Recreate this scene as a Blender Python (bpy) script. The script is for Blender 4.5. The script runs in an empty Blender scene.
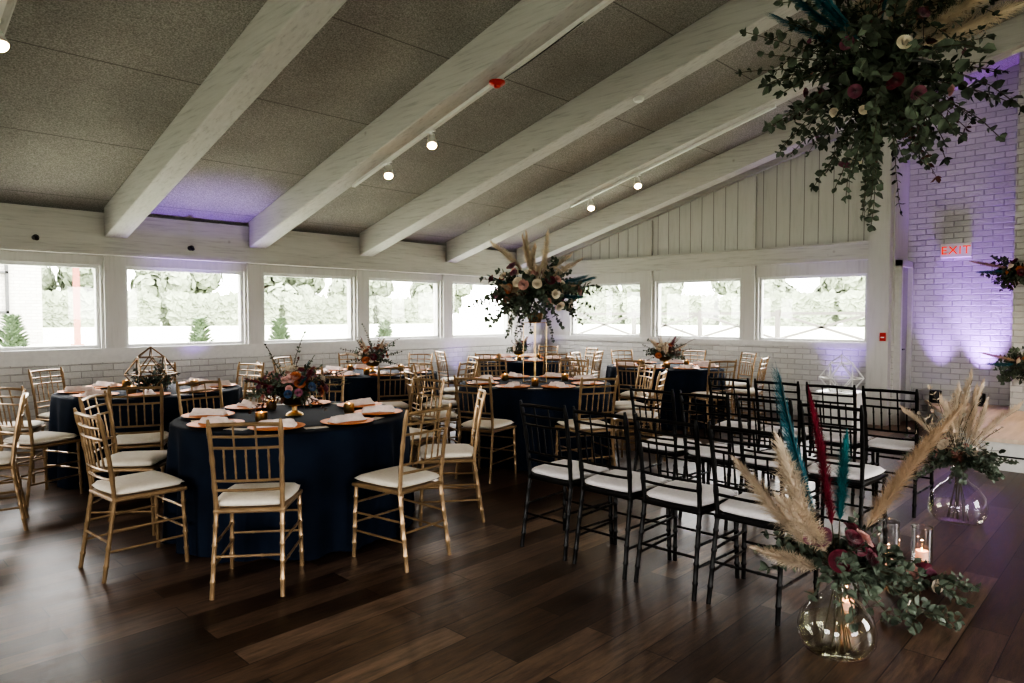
import bpy, math, random, bmesh
from mathutils import Vector, Matrix, noise, Quaternion
R = random.Random(7)
C = bpy.context.scene.collection
pi = math.pi
H = 1.45
YW = 8.72      # long window wall
XW = 9.97      # gable wall
XB = 10.6      # brick wall
SL = 0.27
def zc(y): return 2.62 + SL*(YW-y)

# ------------------------------------------------------------------ builder
class MB:
    def __init__(s): s.v=[]; s.f=[]; s.m=[]
    def add(s, vs, fs, m=0):
        o=len(s.v); s.v += [tuple(v) for v in vs]
        s.f += [tuple(i+o for i in f) for f in fs]; s.m += [m]*len(fs)
    def box(s, a, b, m=0, M=None):
        x0,y0,z0=a; x1,y1,z1=b
        vs=[(x0,y0,z0),(x1,y0,z0),(x1,y1,z0),(x0,y1,z0),(x0,y0,z1),(x1,y0,z1),(x1,y1,z1),(x0,y1,z1)]
        if M is not None: vs=[M@Vector(v) for v in vs]
        s.add(vs,[(0,3,2,1),(4,5,6,7),(0,1,5,4),(1,2,6,5),(2,3,7,6),(3,0,4,7)],m)
    def prism(s, lo, hi, m=0):
        n=len(lo)
        s.add(list(lo)+list(hi),[tuple(range(n))[::-1],tuple(range(n,2*n))]+[(i,(i+1)%n,n+(i+1)%n,n+i) for i in range(n)],m)
    def tube(s, pts, rad, seg=8, m=0):
        pts=[Vector(p) for p in pts]; n=len(pts)
        if not isinstance(rad,(list,tuple)): rad=[rad]*n
        vs=[]; prev=None
        for i,p in enumerate(pts):
            d=(pts[min(i+1,n-1)]-pts[max(i-1,0)])
            d = d.normalized() if d.length>1e-9 else Vector((0,0,1))
            if prev is None:
                a=Vector((0,0,1)) if abs(d.z)<.9 else Vector((1,0,0))
                u=d.cross(a).normalized()
            else:
                u=(prev-d*prev.dot(d)).normalized()
            prev=u; w=d.cross(u)
            for k in range(seg):
                t=2*pi*k/seg
                vs.append(p+(u*math.cos(t)+w*math.sin(t))*rad[i])
        fs=[]
        for i in range(n-1):
            for k in range(seg):
                k2=(k+1)%seg
                fs.append((i*seg+k,i*seg+k2,(i+1)*seg+k2,(i+1)*seg+k))
        fs.append(tuple(range(seg))[::-1]); fs.append(tuple((n-1)*seg+k for k in range(seg)))
        s.add(vs,fs,m)
    def lathe(s, prof, seg=32, m=0, c=(0,0,0)):
        vs=[]; n=len(prof)
        for r,z in prof:
            for k in range(seg):
                t=2*pi*k/seg
                vs.append((c[0]+r*math.cos(t),c[1]+r*math.sin(t),c[2]+z))
        fs=[]
        for i in range(n-1):
            for k in range(seg):
                k2=(k+1)%seg
                fs.append((i*seg+k,i*seg+k2,(i+1)*seg+k2,(i+1)*seg+k))
        s.add(vs,fs,m)
    def leaf(s, p, d, nrm, L, W, m=0):
        d=d.normalized(); sd=d.cross(nrm)
        if sd.length<1e-4: sd=d.cross(Vector((1,0,.1)))
        sd.normalize(); n=sd.cross(d)
        b=p; t=p+d*L - n*L*.12; mm=p+d*L*.5
        r1=p+d*L*.28+sd*W*.45+n*W*.18; r2=p+d*L*.68+sd*W*.42+n*W*.12
        l1=p+d*L*.28-sd*W*.45+n*W*.18; l2=p+d*L*.68-sd*W*.42+n*W*.12
        s.add([b,r1,r2,t,l2,l1,mm],[(0,1,6),(1,2,6),(2,3,6),(3,4,6),(4,5,6),(5,0,6)],m)
    def mesh(s, name, mats, smooth=False, angle=40, weld=False):
        me=bpy.data.meshes.new(name); me.from_pydata(s.v,[],s.f)
        for mt in mats: me.materials.append(mt)
        me.polygons.foreach_set('material_index',s.m)
        if weld:
            bm=bmesh.new(); bm.from_mesh(me); bmesh.ops.remove_doubles(bm,verts=bm.verts,dist=1e-5)
            bmesh.ops.recalc_face_normals(bm,faces=bm.faces); bm.to_mesh(me); bm.free()
        me.update()
        if smooth:
            me.shade_smooth(); me.set_sharp_from_angle(angle=math.radians(angle))
        return me
    def obj(s, name, mats, parent=None, smooth=False, angle=40, loc=None, weld=False):
        o=bpy.data.objects.new(name, s.mesh(name,mats,smooth,angle,weld)); C.objects.link(o)
        if parent: o.parent=parent
        if loc: o.location=loc
        return o
def empty(name, loc=(0,0,0), rz=0, label=None, cat=None, group=None):
    o=bpy.data.objects.new(name,None); o.empty_display_size=.1; C.objects.link(o)
    o.location=loc; o.rotation_euler=(0,0,rz)
    tag(o,label,cat,group); return o
def tag(o,label=None,cat=None,group=None,kind=None):
    if label: o["label"]=label
    if cat: o["category"]=cat
    if group: o["group"]=group
    if kind: o["kind"]=kind
    return o
def struct(o,label,cat): return tag(o,label,cat,None,"structure")
def dup(root, loc=None, rz=None):
    n=root.copy(); C.objects.link(n)
    if loc is not None: n.location=loc
    if rz is not None: n.rotation_euler=(0,0,rz)
    def rec(src,dst):
        for ch in list(src.children):
            c=ch.copy(); C.objects.link(c); c.parent=dst; rec(ch,c)
    rec(root,n); return n
def child(name, me, parent, loc=(0,0,0), d=None, roll=0, sc=1):
    o=bpy.data.objects.new(name,me); C.objects.link(o); o.parent=parent; o.location=loc
    if d is not None:
        q=Vector(d).to_track_quat('Z','Y') @ Quaternion((0,0,1),roll)
        o.rotation_mode='QUATERNION'; o.rotation_quaternion=q
    o.scale=(sc,sc,sc); return o

# ------------------------------------------------------------------ materials
def base(name):
    m=bpy.data.materials.new(name); m.use_nodes=True
    nt=m.node_tree; b=nt.nodes['Principled BSDF']; return m,nt,b
def N(nt,t,**k):
    n=nt.nodes.new(t)
    for a,v in k.items():
        if a in n.inputs: n.inputs[a].default_value=v
        else: setattr(n,a,v)
    return n
def ramp(nt,fac,stops):
    r=nt.nodes.new('ShaderNodeValToRGB'); e=r.color_ramp.elements
    while len(e)<len(stops): e.new(.5)
    for i,(p,c) in enumerate(stops):
        e[i].position=p; e[i].color=(c[0],c[1],c[2],1)
    nt.links.new(fac,r.inputs[0]); return r.outputs[0]
def mat(name,col,rough=.5,metal=0,var=.15,scale=20,bump=0,spec=None,sheen=0,stretch=None,emit=None,es=0,ior=1.45,transl=0):
    m,nt,b=base(name)
    tc=N(nt,'ShaderNodeTexCoord'); src=tc.outputs['Object']
    if stretch:
        mp=N(nt,'ShaderNodeMapping'); mp.inputs['Scale'].default_value=stretch
        nt.links.new(src,mp.inputs[0]); src=mp.outputs[0]
    nz=N(nt,'ShaderNodeTexNoise',Scale=scale,Detail=4.0); nt.links.new(src,nz.inputs['Vector'])
    lo=[max(0,c*(1-var)) for c in col]; hi=[min(1,c*(1+var)) for c in col]
    nt.links.new(ramp(nt,nz.outputs['Fac'],[(.3,lo),(.7,hi)]),b.inputs['Base Color'])
    b.inputs['Roughness'].default_value=rough; b.inputs['Metallic'].default_value=metal
    b.inputs['IOR'].default_value=ior
    if spec is not None: b.inputs['Specular IOR Level'].default_value=spec
    if sheen: b.inputs['Sheen Weight'].default_value=sheen
    if emit: b.inputs['Emission Color'].default_value=(*emit,1); b.inputs['Emission Strength'].default_value=es
    if bump:
        bp=N(nt,'ShaderNodeBump',Strength=bump,Distance=.01); nt.links.new(nz.outputs['Fac'],bp.inputs['Height']); nt.links.new(bp.outputs[0],b.inputs['Normal'])
    return m

def m_floor():
    m,nt,b=base('floor_planks'); tc=N(nt,'ShaderNodeTexCoord')
    br=N(nt,'ShaderNodeTexBrick',Scale=1.0); br.offset=.37; br.offset_frequency=2
    br.inputs['Brick Width'].default_value=1.25; br.inputs['Row Height'].default_value=.16
    br.inputs['Mortar Size'].default_value=.0022; br.inputs['Mortar Smooth'].default_value=.1
    br.inputs['Color1'].default_value=(0,0,0,1); br.inputs['Color2'].default_value=(1,1,1,1); br.inputs['Mortar'].default_value=(.0,.0,.0,1)
    nt.links.new(tc.outputs['Object'],br.inputs['Vector'])
    mp=N(nt,'ShaderNodeMapping'); mp.inputs['Scale'].default_value=(1.6,13,1); nt.links.new(tc.outputs['Object'],mp.inputs[0])
    ad=N(nt,'ShaderNodeVectorMath',operation='ADD'); nt.links.new(mp.outputs[0],ad.inputs[0])
    sc=N(nt,'ShaderNodeVectorMath',operation='SCALE'); sc.inputs['Scale'].default_value=9; nt.links.new(br.outputs['Color'],sc.inputs[0]); nt.links.new(sc.outputs[0],ad.inputs[1])
    nz=N(nt,'ShaderNodeTexNoise',Scale=2.4,Detail=9.0,Roughness=.72,Distortion=.3); nt.links.new(ad.outputs[0],nz.inputs['Vector'])
    plank=ramp(nt,br.outputs['Color'],[(0,(.032,.018,.011)),(.4,(.068,.040,.026)),(.75,(.110,.070,.048)),(1,(.175,.122,.088))])
    grain=ramp(nt,nz.outputs['Fac'],[(.30,(.26,.25,.24)),(.5,(.95,.92,.90)),(.70,(1.65,1.58,1.52))])
    mx=N(nt,'ShaderNodeMixRGB',blend_type='MULTIPLY'); mx.inputs[0].default_value=1
    nt.links.new(plank,mx.inputs[1]); nt.links.new(grain,mx.inputs[2])
    mo=N(nt,'ShaderNodeMixRGB'); mo.inputs[2].default_value=(.005,.003,.002,1)
    nt.links.new(br.outputs['Fac'],mo.inputs[0]); nt.links.new(mx.outputs[0],mo.inputs[1])
    nt.links.new(mo.outputs[0],b.inputs['Base Color'])
    rr=N(nt,'ShaderNodeMapRange'); rr.inputs['To Min'].default_value=.24; rr.inputs['To Max'].default_value=.50
    nt.links.new(nz.outputs['Fac'],rr.inputs[0]); nt.links.new(rr.outputs[0],b.inputs['Roughness'])
    b.inputs['Specular IOR Level'].default_value=.42
    bp=N(nt,'ShaderNodeBump',Strength=.3,Distance=.004); nt.links.new(nz.outputs['Fac'],bp.inputs['Height']); nt.links.new(bp.outputs[0],b.inputs['Normal'])
    return m
def m_ceiling():
    m,nt,b=base('ceiling_fibre_panels'); tc=N(nt,'ShaderNodeTexCoord')
    nz=N(nt,'ShaderNodeTexNoise',Scale=80,Detail=3.0,Roughness=.7); nt.links.new(tc.outputs['Object'],nz.inputs['Vector'])
    n2=N(nt,'ShaderNodeTexNoise',Scale=1.3,Detail=3.0); nt.links.new(tc.outputs['Object'],n2.inputs['Vector'])
    c1=ramp(nt,nz.outputs['Fac'],[(.36,(.195,.182,.168)),(.5,(.30,.284,.265)),(.66,(.43,.41,.385))])
    c2=ramp(nt,n2.outputs['Fac'],[(.3,(.86,.86,.86)),(.7,(1.1,1.1,1.1))])
    mx=N(nt,'ShaderNodeMixRGB',blend_type='MULTIPLY'); mx.inputs[0].default_value=1
    nt.links.new(c1,mx.inputs[1]); nt.links.new(c2,mx.inputs[2])
    br=N(nt,'ShaderNodeTexBrick',Scale=1.0); br.offset=0
    br.inputs['Brick Width'].default_value=1.67; br.inputs['Row Height'].default_value=1.25; br.inputs['Mortar Size'].default_value=.006
    mp=N(nt,'ShaderNodeMapping'); mp.inputs['Location'].default_value=(-.82,.35,0)
    nt.links.new(tc.outputs['Object'],mp.inputs[0]); nt.links.new(mp.outputs[0],br.inputs['Vector'])
    mo=N(nt,'ShaderNodeMixRGB'); mo.inputs[2].default_value=(.15,.14,.13,1)
    nt.links.new(br.outputs['Fac'],mo.inputs[0]); nt.links.new(mx.outputs[0],mo.inputs[1])
    nt.links.new(mo.outputs[0],b.inputs['Base Color']); b.inputs['Roughness'].default_value=.95
    bp=N(nt,'ShaderNodeBump',Strength=.3,Distance=.006); nt.links.new(nz.outputs['Fac'],bp.inputs['Height']); nt.links.new(bp.outputs[0],b.inputs['Normal'])
    return m
def m_brick(name='white_painted_brick',c=(.56,.55,.53)):
    m,nt,b=base(name); tc=N(nt,'ShaderNodeTexCoord')
    sx=N(nt,'ShaderNodeSeparateXYZ'); nt.links.new(tc.outputs['Object'],sx.inputs[0])
    a=N(nt,'ShaderNodeMath',operation='ADD'); nt.links.new(sx.outputs[0],a.inputs[0]); nt.links.new(sx.outputs[1],a.inputs[1])
    cb=N(nt,'ShaderNodeCombineXYZ'); nt.links.new(a.outputs[0],cb.inputs[0]); nt.links.new(sx.outputs[2],cb.inputs[1])
    br=N(nt,'ShaderNodeTexBrick',Scale=1.0)
    br.inputs['Brick Width'].default_value=.215; br.inputs['Row Height'].default_value=.075; br.inputs['Mortar Size'].default_value=.007; br.inputs['Mortar Smooth'].default_value=.8
    br.inputs['Color1'].default_value=(*c,1); br.inputs['Color2'].default_value=(*[x*.84 for x in c],1); br.inputs['Mortar'].default_value=(*[x*.68 for x in c],1)
    nt.links.new(cb.outputs[0],br.inputs['Vector']); nt.links.new(br.outputs['Color'],b.inputs['Base Color'])
    b.inputs['Roughness'].default_value=.5
    nz=N(nt,'ShaderNodeTexNoise',Scale=30,Detail=4.0); nt.links.new(tc.outputs['Object'],nz.inputs['Vector'])
    inv=N(nt,'ShaderNodeMath',operation='MULTIPLY_ADD'); inv.inputs[1].default_value=-1
    nt.links.new(br.outputs['Fac'],inv.inputs[0]); nt.links.new(nz.outputs['Fac'],inv.inputs[2])
    bp=N(nt,'ShaderNodeBump',Strength=.7,Distance=.012); nt.links.new(inv.outputs[0],bp.inputs['Height']); nt.links.new(bp.outputs[0],b.inputs['Normal'])
    return m
def m_wood_white(name,stretch,col=(.49,.475,.45),knots=.6,con=.65):
    m,nt,b=base(name); tc=N(nt,'ShaderNodeTexCoord')
    mp=N(nt,'ShaderNodeMapping'); mp.inputs['Scale'].default_value=stretch; nt.links.new(tc.outputs['Object'],mp.inputs[0])
    nz=N(nt,'ShaderNodeTexNoise',Scale=4,Detail=9.0,Roughness=.65); nt.links.new(mp.outputs[0],nz.inputs['Vector'])
    c=ramp(nt,nz.outputs['Fac'],[(.30,[x*(1-.42*con) for x in col]),(.46,[x*(1-.06*con) for x in col]),(.72,[x*(1+.1*con) for x in col])])
    vo=N(nt,'ShaderNodeTexVoronoi',Scale=2.6); nt.links.new(tc.outputs['Object'],vo.inputs['Vector'])
    k=ramp(nt,vo.outputs['Distance'],[(.0,(.42,.38,.34)),(.07,(1,1,1))])
    mx=N(nt,'ShaderNodeMixRGB',blend_type='MULTIPLY'); mx.inputs[0].default_value=knots
    nt.links.new(c,mx.inputs[1]); nt.links.new(k,mx.inputs[2]); nt.links.new(mx.outputs[0],b.inputs['Base Color'])
    b.inputs['Roughness'].default_value=.6
    bp=N(nt,'ShaderNodeBump',Strength=.2,Distance=.008); nt.links.new(nz.outputs['Fac'],bp.inputs['Height']); nt.links.new(bp.outputs[0],b.inputs['Normal'])
    return m
def m_pane():
    m=bpy.data.materials.new('window_glass'); m.use_nodes=True; nt=m.node_tree; nt.nodes.clear()
    o=N(nt,'ShaderNodeOutputMaterial'); t=N(nt,'ShaderNodeBsdfTransparent'); g=N(nt,'ShaderNodeBsdfGlossy'); g.inputs['Roughness'].default_value=.02
    mx=N(nt,'ShaderNodeMixShader'); mx.inputs[0].default_value=.04
    nt.links.new(t.outputs[0],mx.inputs[1]); nt.links.new(g.outputs[0],mx.inputs[2]); nt.links.new(mx.outputs[0],o.inputs[0])
    return m
def m_clear(name,tint=(.985,.99,.985),a=.7,b0=.05,pw_=2.6):
    m=bpy.data.materials.new(name); m.use_nodes=True; nt=m.node_tree; nt.nodes.clear()
    o=N(nt,'ShaderNodeOutputMaterial'); t=N(nt,'ShaderNodeBsdfTransparent'); t.inputs[0].default_value=(*tint,1)
    g=N(nt,'ShaderNodeBsdfGlossy'); g.inputs['Roughness'].default_value=.02
    mx=N(nt,'ShaderNodeMixShader'); lw=N(nt,'ShaderNodeLayerWeight',Blend=.5)
    pw=N(nt,'ShaderNodeMath',operation='POWER'); pw.inputs[1].default_value=pw_; nt.links.new(lw.outputs['Facing'],pw.inputs[0])
    p=N(nt,'ShaderNodeMath',operation='MULTIPLY_ADD'); p.inputs[1].default_value=a; p.inputs[2].default_value=b0
    nt.links.new(pw.outputs[0],p.inputs[0])
    nt.links.new(p.outputs[0],mx.inputs[0]); nt.links.new(t.outputs[0],mx.inputs[1]); nt.links.new(g.outputs[0],mx.inputs[2]); nt.links.new(mx.outputs[0],o.inputs[0])
    return m
FLOOR=m_floor(); CEIL=m_ceiling(); BRICK=m_brick()
BEAM=m_wood_white('white_beam_wood',(9,.6,9)); HEAD=m_wood_white('white_header_wood',(.6,9,9)); HEADY=m_wood_white('white_band_wood',(9,.6,9)); POST=m_wood_white('white_post_wood',(5,5,.5),(.50,.487,.465),0,.3)
TRIM=mat('white_trim_paint',(.54,.53,.51),.45,var=.05)
FRAME=mat('white_window_frame',(.58,.58,.57),.4,var=.04)
PANE=m_pane(); GLASS=m_clear('clear_glass'); WATER=m_clear('stem_water',(.95,.95,.86),.1,.02)
GOLD=mat('champagne_gold_wood',(.285,.190,.105),.28,metal=.5,var=.2,scale=14)
BLACK=mat('black_lacquer_wood',(.004,.0035,.0035),.38,var=.2,spec=.3)
CUSH=mat('ivory_cushion_fabric',(.66,.60,.51),.9,var=.05,scale=60,bump=.1,sheen=.1)
CUSHW=mat('white_cushion_fabric',(.70,.66,.66),.9,var=.05,scale=60,bump=.1,sheen=.1)
NAVY=mat('navy_table_linen',(.0055,.0105,.022),.85,var=.3,scale=5,bump=.05,spec=.18)
TOPW=mat('table_plywood',(.4,.28,.17),.6)
COPPER=mat('copper_charger_metal',(.70,.24,.065),.55,metal=.35,var=.1,spec=.25)
BRASS=mat('polished_brass',(.60,.40,.18),.28,metal=1,var=.1)
BRONZE=mat('aged_bronze_wire',(.20,.13,.07),.35,metal=.9,var=.1)
NAP=mat('blush_white_napkin_cloth',(.74,.62,.58),.85,var=.06,scale=50)
CARD=mat('menu_card_paper',(.66,.60,.54),.8,var=.03)
def leafm(n,c): 
    m=mat(n,c,.55,var=.55,scale=9,spec=.35); return m
EUC=leafm('eucalyptus_leaf_green',(.088,.110,.080)); DK=leafm('dark_leaf_green',(.028,.040,.025)); STEM=mat('stem_brown_green',(.07,.06,.035),.7)
OLIVE=leafm('burgundy_bronze_leaf',(.09,.035,.025)); BLEACH=leafm('bleached_dried_leaf',(.52,.46,.37))
ROSES={k:mat('rose_petal_'+k,c,.65,var=.22,scale=25,sheen=.2) for k,c in dict(burgundy=(.11,.008,.022),blush=(.52,.28,.25),cream=(.66,.57,.46),mauve=(.22,.065,.11),rust=(.36,.10,.03),blue=(.02,.05,.12)).items()}
PAMP=mat('pampas_cream_plume',(.62,.51,.39),.9,var=.2,scale=15); PAMPB=mat('pampas_tan_plume',(.42,.30,.20),.9,var=.2,scale=15)
PAMPW=mat('pampas_wine_plume',(.17,.011,.027),.85,var=.3,scale=15); PAMPT=mat('pampas_teal_plume',(.009,.115,.125),.85,var=.4,scale=15)
TEAL=mat('teal_feather_barbs',(.007,.085,.112),.6,var=.5,scale=12)
WINE=mat('wine_feather_barbs',(.14,.009,.024),.6,var=.4,scale=12)
DARKM=mat('black_metal',(.02,.02,.02),.4,metal=.6); WHITEM=mat('white_enamel',(.66,.65,.62),.35,var=.03)
RED=mat('fire_red_plastic',(.45,.02,.015),.4,var=.08)
WAX=mat('ivory_candle_wax',(.75,.55,.45),.5,var=.05,emit=(1,.34,.15),es=.5)
FLAME=mat('candle_flame_glow',(1,.6,.2),.5,emit=(1,.5,.15),es=20)
BULB=mat('warm_bulb_glow',(1,.85,.6),.5,emit=(1,.66,.34),es=70)
PURP=mat('purple_led_glow',(.5,.4,1),.5,emit=(.35,.25,1),es=8)

# ------------------------------------------------------------------ room shell
X0,Y0=-4.0,-3.0
ZB,ZT=1.08,2.02
f=MB(); f.box((X0-.2,Y0-.2,-.1),(XB+.2,YW+.2,0)); struct(f.obj('floor',[FLOOR]),'dark brown wood plank floor with satin sheen','floor')
c=MB(); ya,yb=YW+.2,Y0-.2
c.prism([(X0-.2,ya,zc(ya)),(XB+.2,ya,zc(ya)),(XB+.2,yb,zc(yb)),(X0-.2,yb,zc(yb))],[(X0-.2,ya,zc(ya)+.15),(XB+.2,ya,zc(ya)+.15),(XB+.2,yb,zc(yb)+.15),(X0-.2,yb,zc(yb)+.15)])
struct(c.obj('ceiling',[CEIL],weld=True),'sloped ceiling of speckled grey wood-fibre panels','ceiling')
wins=[7.62-1.67*k for k in range(7)]; WW=1.41
w=MB()
w.box((X0-.2,YW,0),(XB,YW+.2,ZB),0)
w.box((X0-.2,YW,ZT),(XB,YW+.2,2.55),1)
xs=sorted(wins); edges=[X0-.2]+[e for a in xs for e in (a,a+WW)]+[XB]
for i in range(0,len(edges),2): w.box((edges[i],YW,ZB),(edges[i+1],YW+.2,ZT),1)
struct(w.obj('wall_north',[BRICK,POST]),'white painted brick wall with a row of ribbon windows','wall')
t=MB(); t.box((X0,YW-.05,ZB-.075),(XW,YW,ZB)); t.box((X0,YW-.02,ZB-.16),(XW,YW,ZB-.075)); struct(t.obj('trim_1',[TRIM]),'white painted window sill ledge','trim')
t=MB(); t.box((X0,YW-.10,2.17),(XW,YW,2.60)); t.box((X0,YW-.13,2.13),(XW,YW,2.17)); struct(t.obj('trim_2',[HEAD]),'white washed horizontal timber header beam','trim')
t=MB()
for a in xs+[9.29]:
    t.box((a-.26+.03,YW-.035,ZB),(a-.03,YW,2.13)) if a<9.2 else t.box((9.06,YW-.035,ZB),(9.30,YW,2.13))
struct(t.obj('trim_3',[POST]),'white painted posts between the windows','trim')
gw=[(2.95,4.46),(4.74,6.25),(6.55,8.08)]
w=MB(); w.box((XW,2.62,0),(XW+.2,YW,ZB),0)
e=[2.62]+[q for g in gw for q in g]+[YW]
for i in range(0,len(e),2): w.box((XW,e[i],ZB),(XW+.2,e[i+1],ZT),1)
def gp(x): return [(x,2.62,ZT),(x,YW,ZT),(x,YW,zc(YW)),(x,2.62,zc(2.62))]
w.prism(gp(XW),gp(XW+.2),1)
struct(w.obj('wall_east',[BRICK,POST],weld=False),'white gable wall with vertical siding above three windows','wall')
t=MB(); t.box((XW-.05,2.92,ZB-.075),(XW,YW-.05,ZB)); struct(t.obj('trim_4',[TRIM]),'white window sill ledge','trim')
t=MB(); t.box((XW-.09,2.9,2.20),(XW,YW-.10,2.42)); t.box((XW-.11,2.9,2.42),(XW,YW-.10,2.45)); struct(t.obj('trim_5',[HEADY]),'white horizontal timber band above the windows','trim')
RK=.19
t=MB(); t.prism([(XW-.08,2.64,zc(2.64)-RK),(XW-.08,YW-.1,zc(YW-.1)-RK),(XW-.08,YW-.1,zc(YW-.1)),(XW-.08,2.64,zc(2.64))],[(XW,2.64,zc(2.64)-RK),(XW,YW-.1,zc(YW-.1)-RK),(XW,YW-.1,zc(YW-.1)),(XW,2.64,zc(2.64))])
struct(t.obj('trim_6',[HEADY],weld=True),'white sloping rake board under the ceiling','trim')
t=MB()
for y in (4.6,6.4): t.box((XW-.04,y-.1,ZB),(XW,y+.1,2.20)); t.box((XW-.04,y-.1,2.45),(XW,y+.1,zc(y+.1)-RK+.02))
t.box((XW-.14,2.64,0),(XW,2.90,zc(2.9)-RK))
struct(t.obj('trim_7',[POST]),'white vertical posts on the gable wall','trim')
GROOVE=mat('shadow_groove_paint',(.24,.23,.22),.8,var=.05)
t=MB(); y=3.0
while y<8.3:
    if all(abs(y-q)>.13 for q in (4.6,6.4)):
        t.box((XW-.003,y-.005,2.45),(XW,y+.005,zc(y)-RK+.01))
    y+=.2
struct(t.obj('trim_8',[GROOVE]),'thin grooves between white vertical siding boards','trim')
w=MB(); w.box((XW+.2,2.62,0),(XB,2.82,2.5)); w.prism([(XW+.2,2.62,2.5),(XW+.2,2.82,2.5),(XW+.2,2.82,zc(2.82)),(XW+.2,2.62,zc(2.62))],[(XB,2.62,2.5),(XB,2.82,2.5),(XB,2.82,zc(2.82)),(XB,2.62,zc(2.62))])
struct(w.obj('wall_jog',[POST]),'short white return wall beside the gable','wall')
w=MB(); w.prism([(XB,2.82,0),(XB,Y0-.2,0),(XB,Y0-.2,zc(Y0-.2)),(XB,2.82,zc(2.82))],[(XB+.2,2.82,0),(XB+.2,Y0-.2,0),(XB+.2,Y0-.2,zc(Y0-.2)),(XB+.2,2.82,zc(2.82))])
struct(w.obj('wall_brick',[BRICK],weld=True),'tall white painted brick wall','wall')
w=MB(); w.box((10.15,.75,.3),(XB,1.37,zc(1.37))); struct(w.obj('trim_9',[BRICK]),'white painted brick pilaster','pilaster')
d=MB(); d.box((XW+.04,2.54,0),(XW+.10,2.62,2.18)); d.box((XW+.55,2.54,0),(XW+.61,2.62,2.18)); d.box((XW+.04,2.54,2.10),(XW+.61,2.62,2.18)); 
dr=struct(d.obj('door_1',[TRIM]),'narrow grey door in a plain white frame','door')
DOORG=mat('grey_door_paint',(.30,.295,.29),.45,var=.05)
d=MB(); d.box((XW+.10,2.595,0.0),(XW+.55,2.615,2.10)); d.box((XW+.18,2.588,.3),(XW+.48,2.595,.9)); d.box((XW+.18,2.588,1.1),(XW+.48,2.595,1.95)); d.obj('door_leaf',[DOORG],dr)
d=MB(); d.tube([(XW+.14,2.595,1.0),(XW+.14,2.54,1.0),(XW+.23,2.54,1.0)],.009); d.obj('door_handle',[DARKM],dr)
w=MB(); op=[(-2.4,-.4),(1.2,3.2)]  # unseen openings behind the camera, added and sized for sky fill light
w.box((X0-.2,Y0-.2,0),(X0,YW+.2,.5)); 
ed=[Y0-.2]+[q for g in op for q in g]+[YW+.2]
for i in range(0,len(ed),2): w.box((X0-.2,ed[i],.5),(X0,ed[i+1],2.0))
w.prism([(X0-.2,Y0-.2,2.0),(X0-.2,YW+.2,2.0),(X0-.2,YW+.2,zc(YW+.2)),(X0-.2,Y0-.2,zc(Y0-.2))],[(X0,Y0-.2,2.0),(X0,YW+.2,2.0),(X0,YW+.2,zc(YW+.2)),(X0,Y0-.2,zc(Y0-.2))])
struct(w.obj('wall_west',[POST]),'plain white wall with tall openings added for fill light','wall')
w=MB(); op2=[(.8,2.5),(4.8,6.5)]  # unseen south openings, also added to let fill light in
ed=[X0]+[q for g in op2 for q in g]+[XB]
w.box((X0,Y0-.2,0),(XB,Y0,.5)); w.box((X0,Y0-.2,2.2),(XB,Y0,zc(Y0)))
for i in range(0,len(ed),2): w.box((ed[i],Y0-.2,.5),(ed[i+1],Y0,2.2))
struct(w.obj('wall_south',[POST]),'plain white wall with tall openings added for fill light','wall')
wn=0
def window(axis,a,b,z0,z1,pos,mull=()):
    global wn; wn+=1
    m=MB(); t=.035; d0,d1=pos+.05,pos+.12
    def bx(u0,u1,w0,w1,mb=m,e0=d0,e1=d1):
        if axis=='x': mb.box((u0,e0,w0),(u1,e1,w1))
        else: mb.box((e0,u0,w0),(e1,u1,w1))
    bx(a,b,z0,z0+t); bx(a,b,z1-t,z1); bx(a,a+t,z0+t,z1-t); bx(b-t,b,z0+t,z1-t)
    o=struct(m.obj(f'window_{wn}',[FRAME]),'long white framed ribbon window','window')
    g=MB(); bx(a+t,b-t,z0+t,z1-t,g,pos+.08,pos+.086); g.obj('glass_pane',[PANE],o)
for a in xs: window('x',a,a+WW,ZB,ZT,YW)
for a,b in gw: window('y',a,b,ZB,ZT,XW)
def portal(loc,rot,sx,sy):
    l=bpy.data.lights.new('window_portal','AREA'); l.shape='RECTANGLE'; l.size=sx; l.size_y=sy; l.cycles.is_portal=True
    o=bpy.data.objects.new('window_portal',l); C.objects.link(o); o.location=loc; o.rotation_euler=rot
for a in xs: portal((a+WW/2,YW+.19,(ZB+ZT)/2),(-pi/2,0,0),WW,ZT-ZB)
for a,b in gw: portal((XW+.19,(a+b)/2,(ZB+ZT)/2),(0,pi/2,0),ZT-ZB,b-a)
for a,b in op: portal((X0-.19,(a+b)/2,1.25),(0,-pi/2,0),1.5,b-a)
for a,b in op2: portal(((a+b)/2,Y0-.19,1.35),(pi/2,0,0),b-a,1.7)
bxs=[-.85,.82,2.48,4.14,5.81,7.48,9.15]
for i,x in enumerate(bxs):
    b=MB(); y1,y2=YW-.13,Y0; hw=.115; dz=.33
    def q(xx): return [(xx,y1,zc(y1)-dz),(xx,y2,zc(y2)-dz),(xx,y2,zc(y2)),(xx,y1,zc(y1))]
    b.prism(q(x-hw),q(x+hw)); o=b.obj(f'trim_{10+i}',[BEAM],weld=True)
    bv=o.modifiers.new('b','BEVEL'); bv.width=.012; bv.segments=2
    struct(o,'white washed rough timber ceiling beam','beam')
def zb(y): return zc(y)-.33

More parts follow.
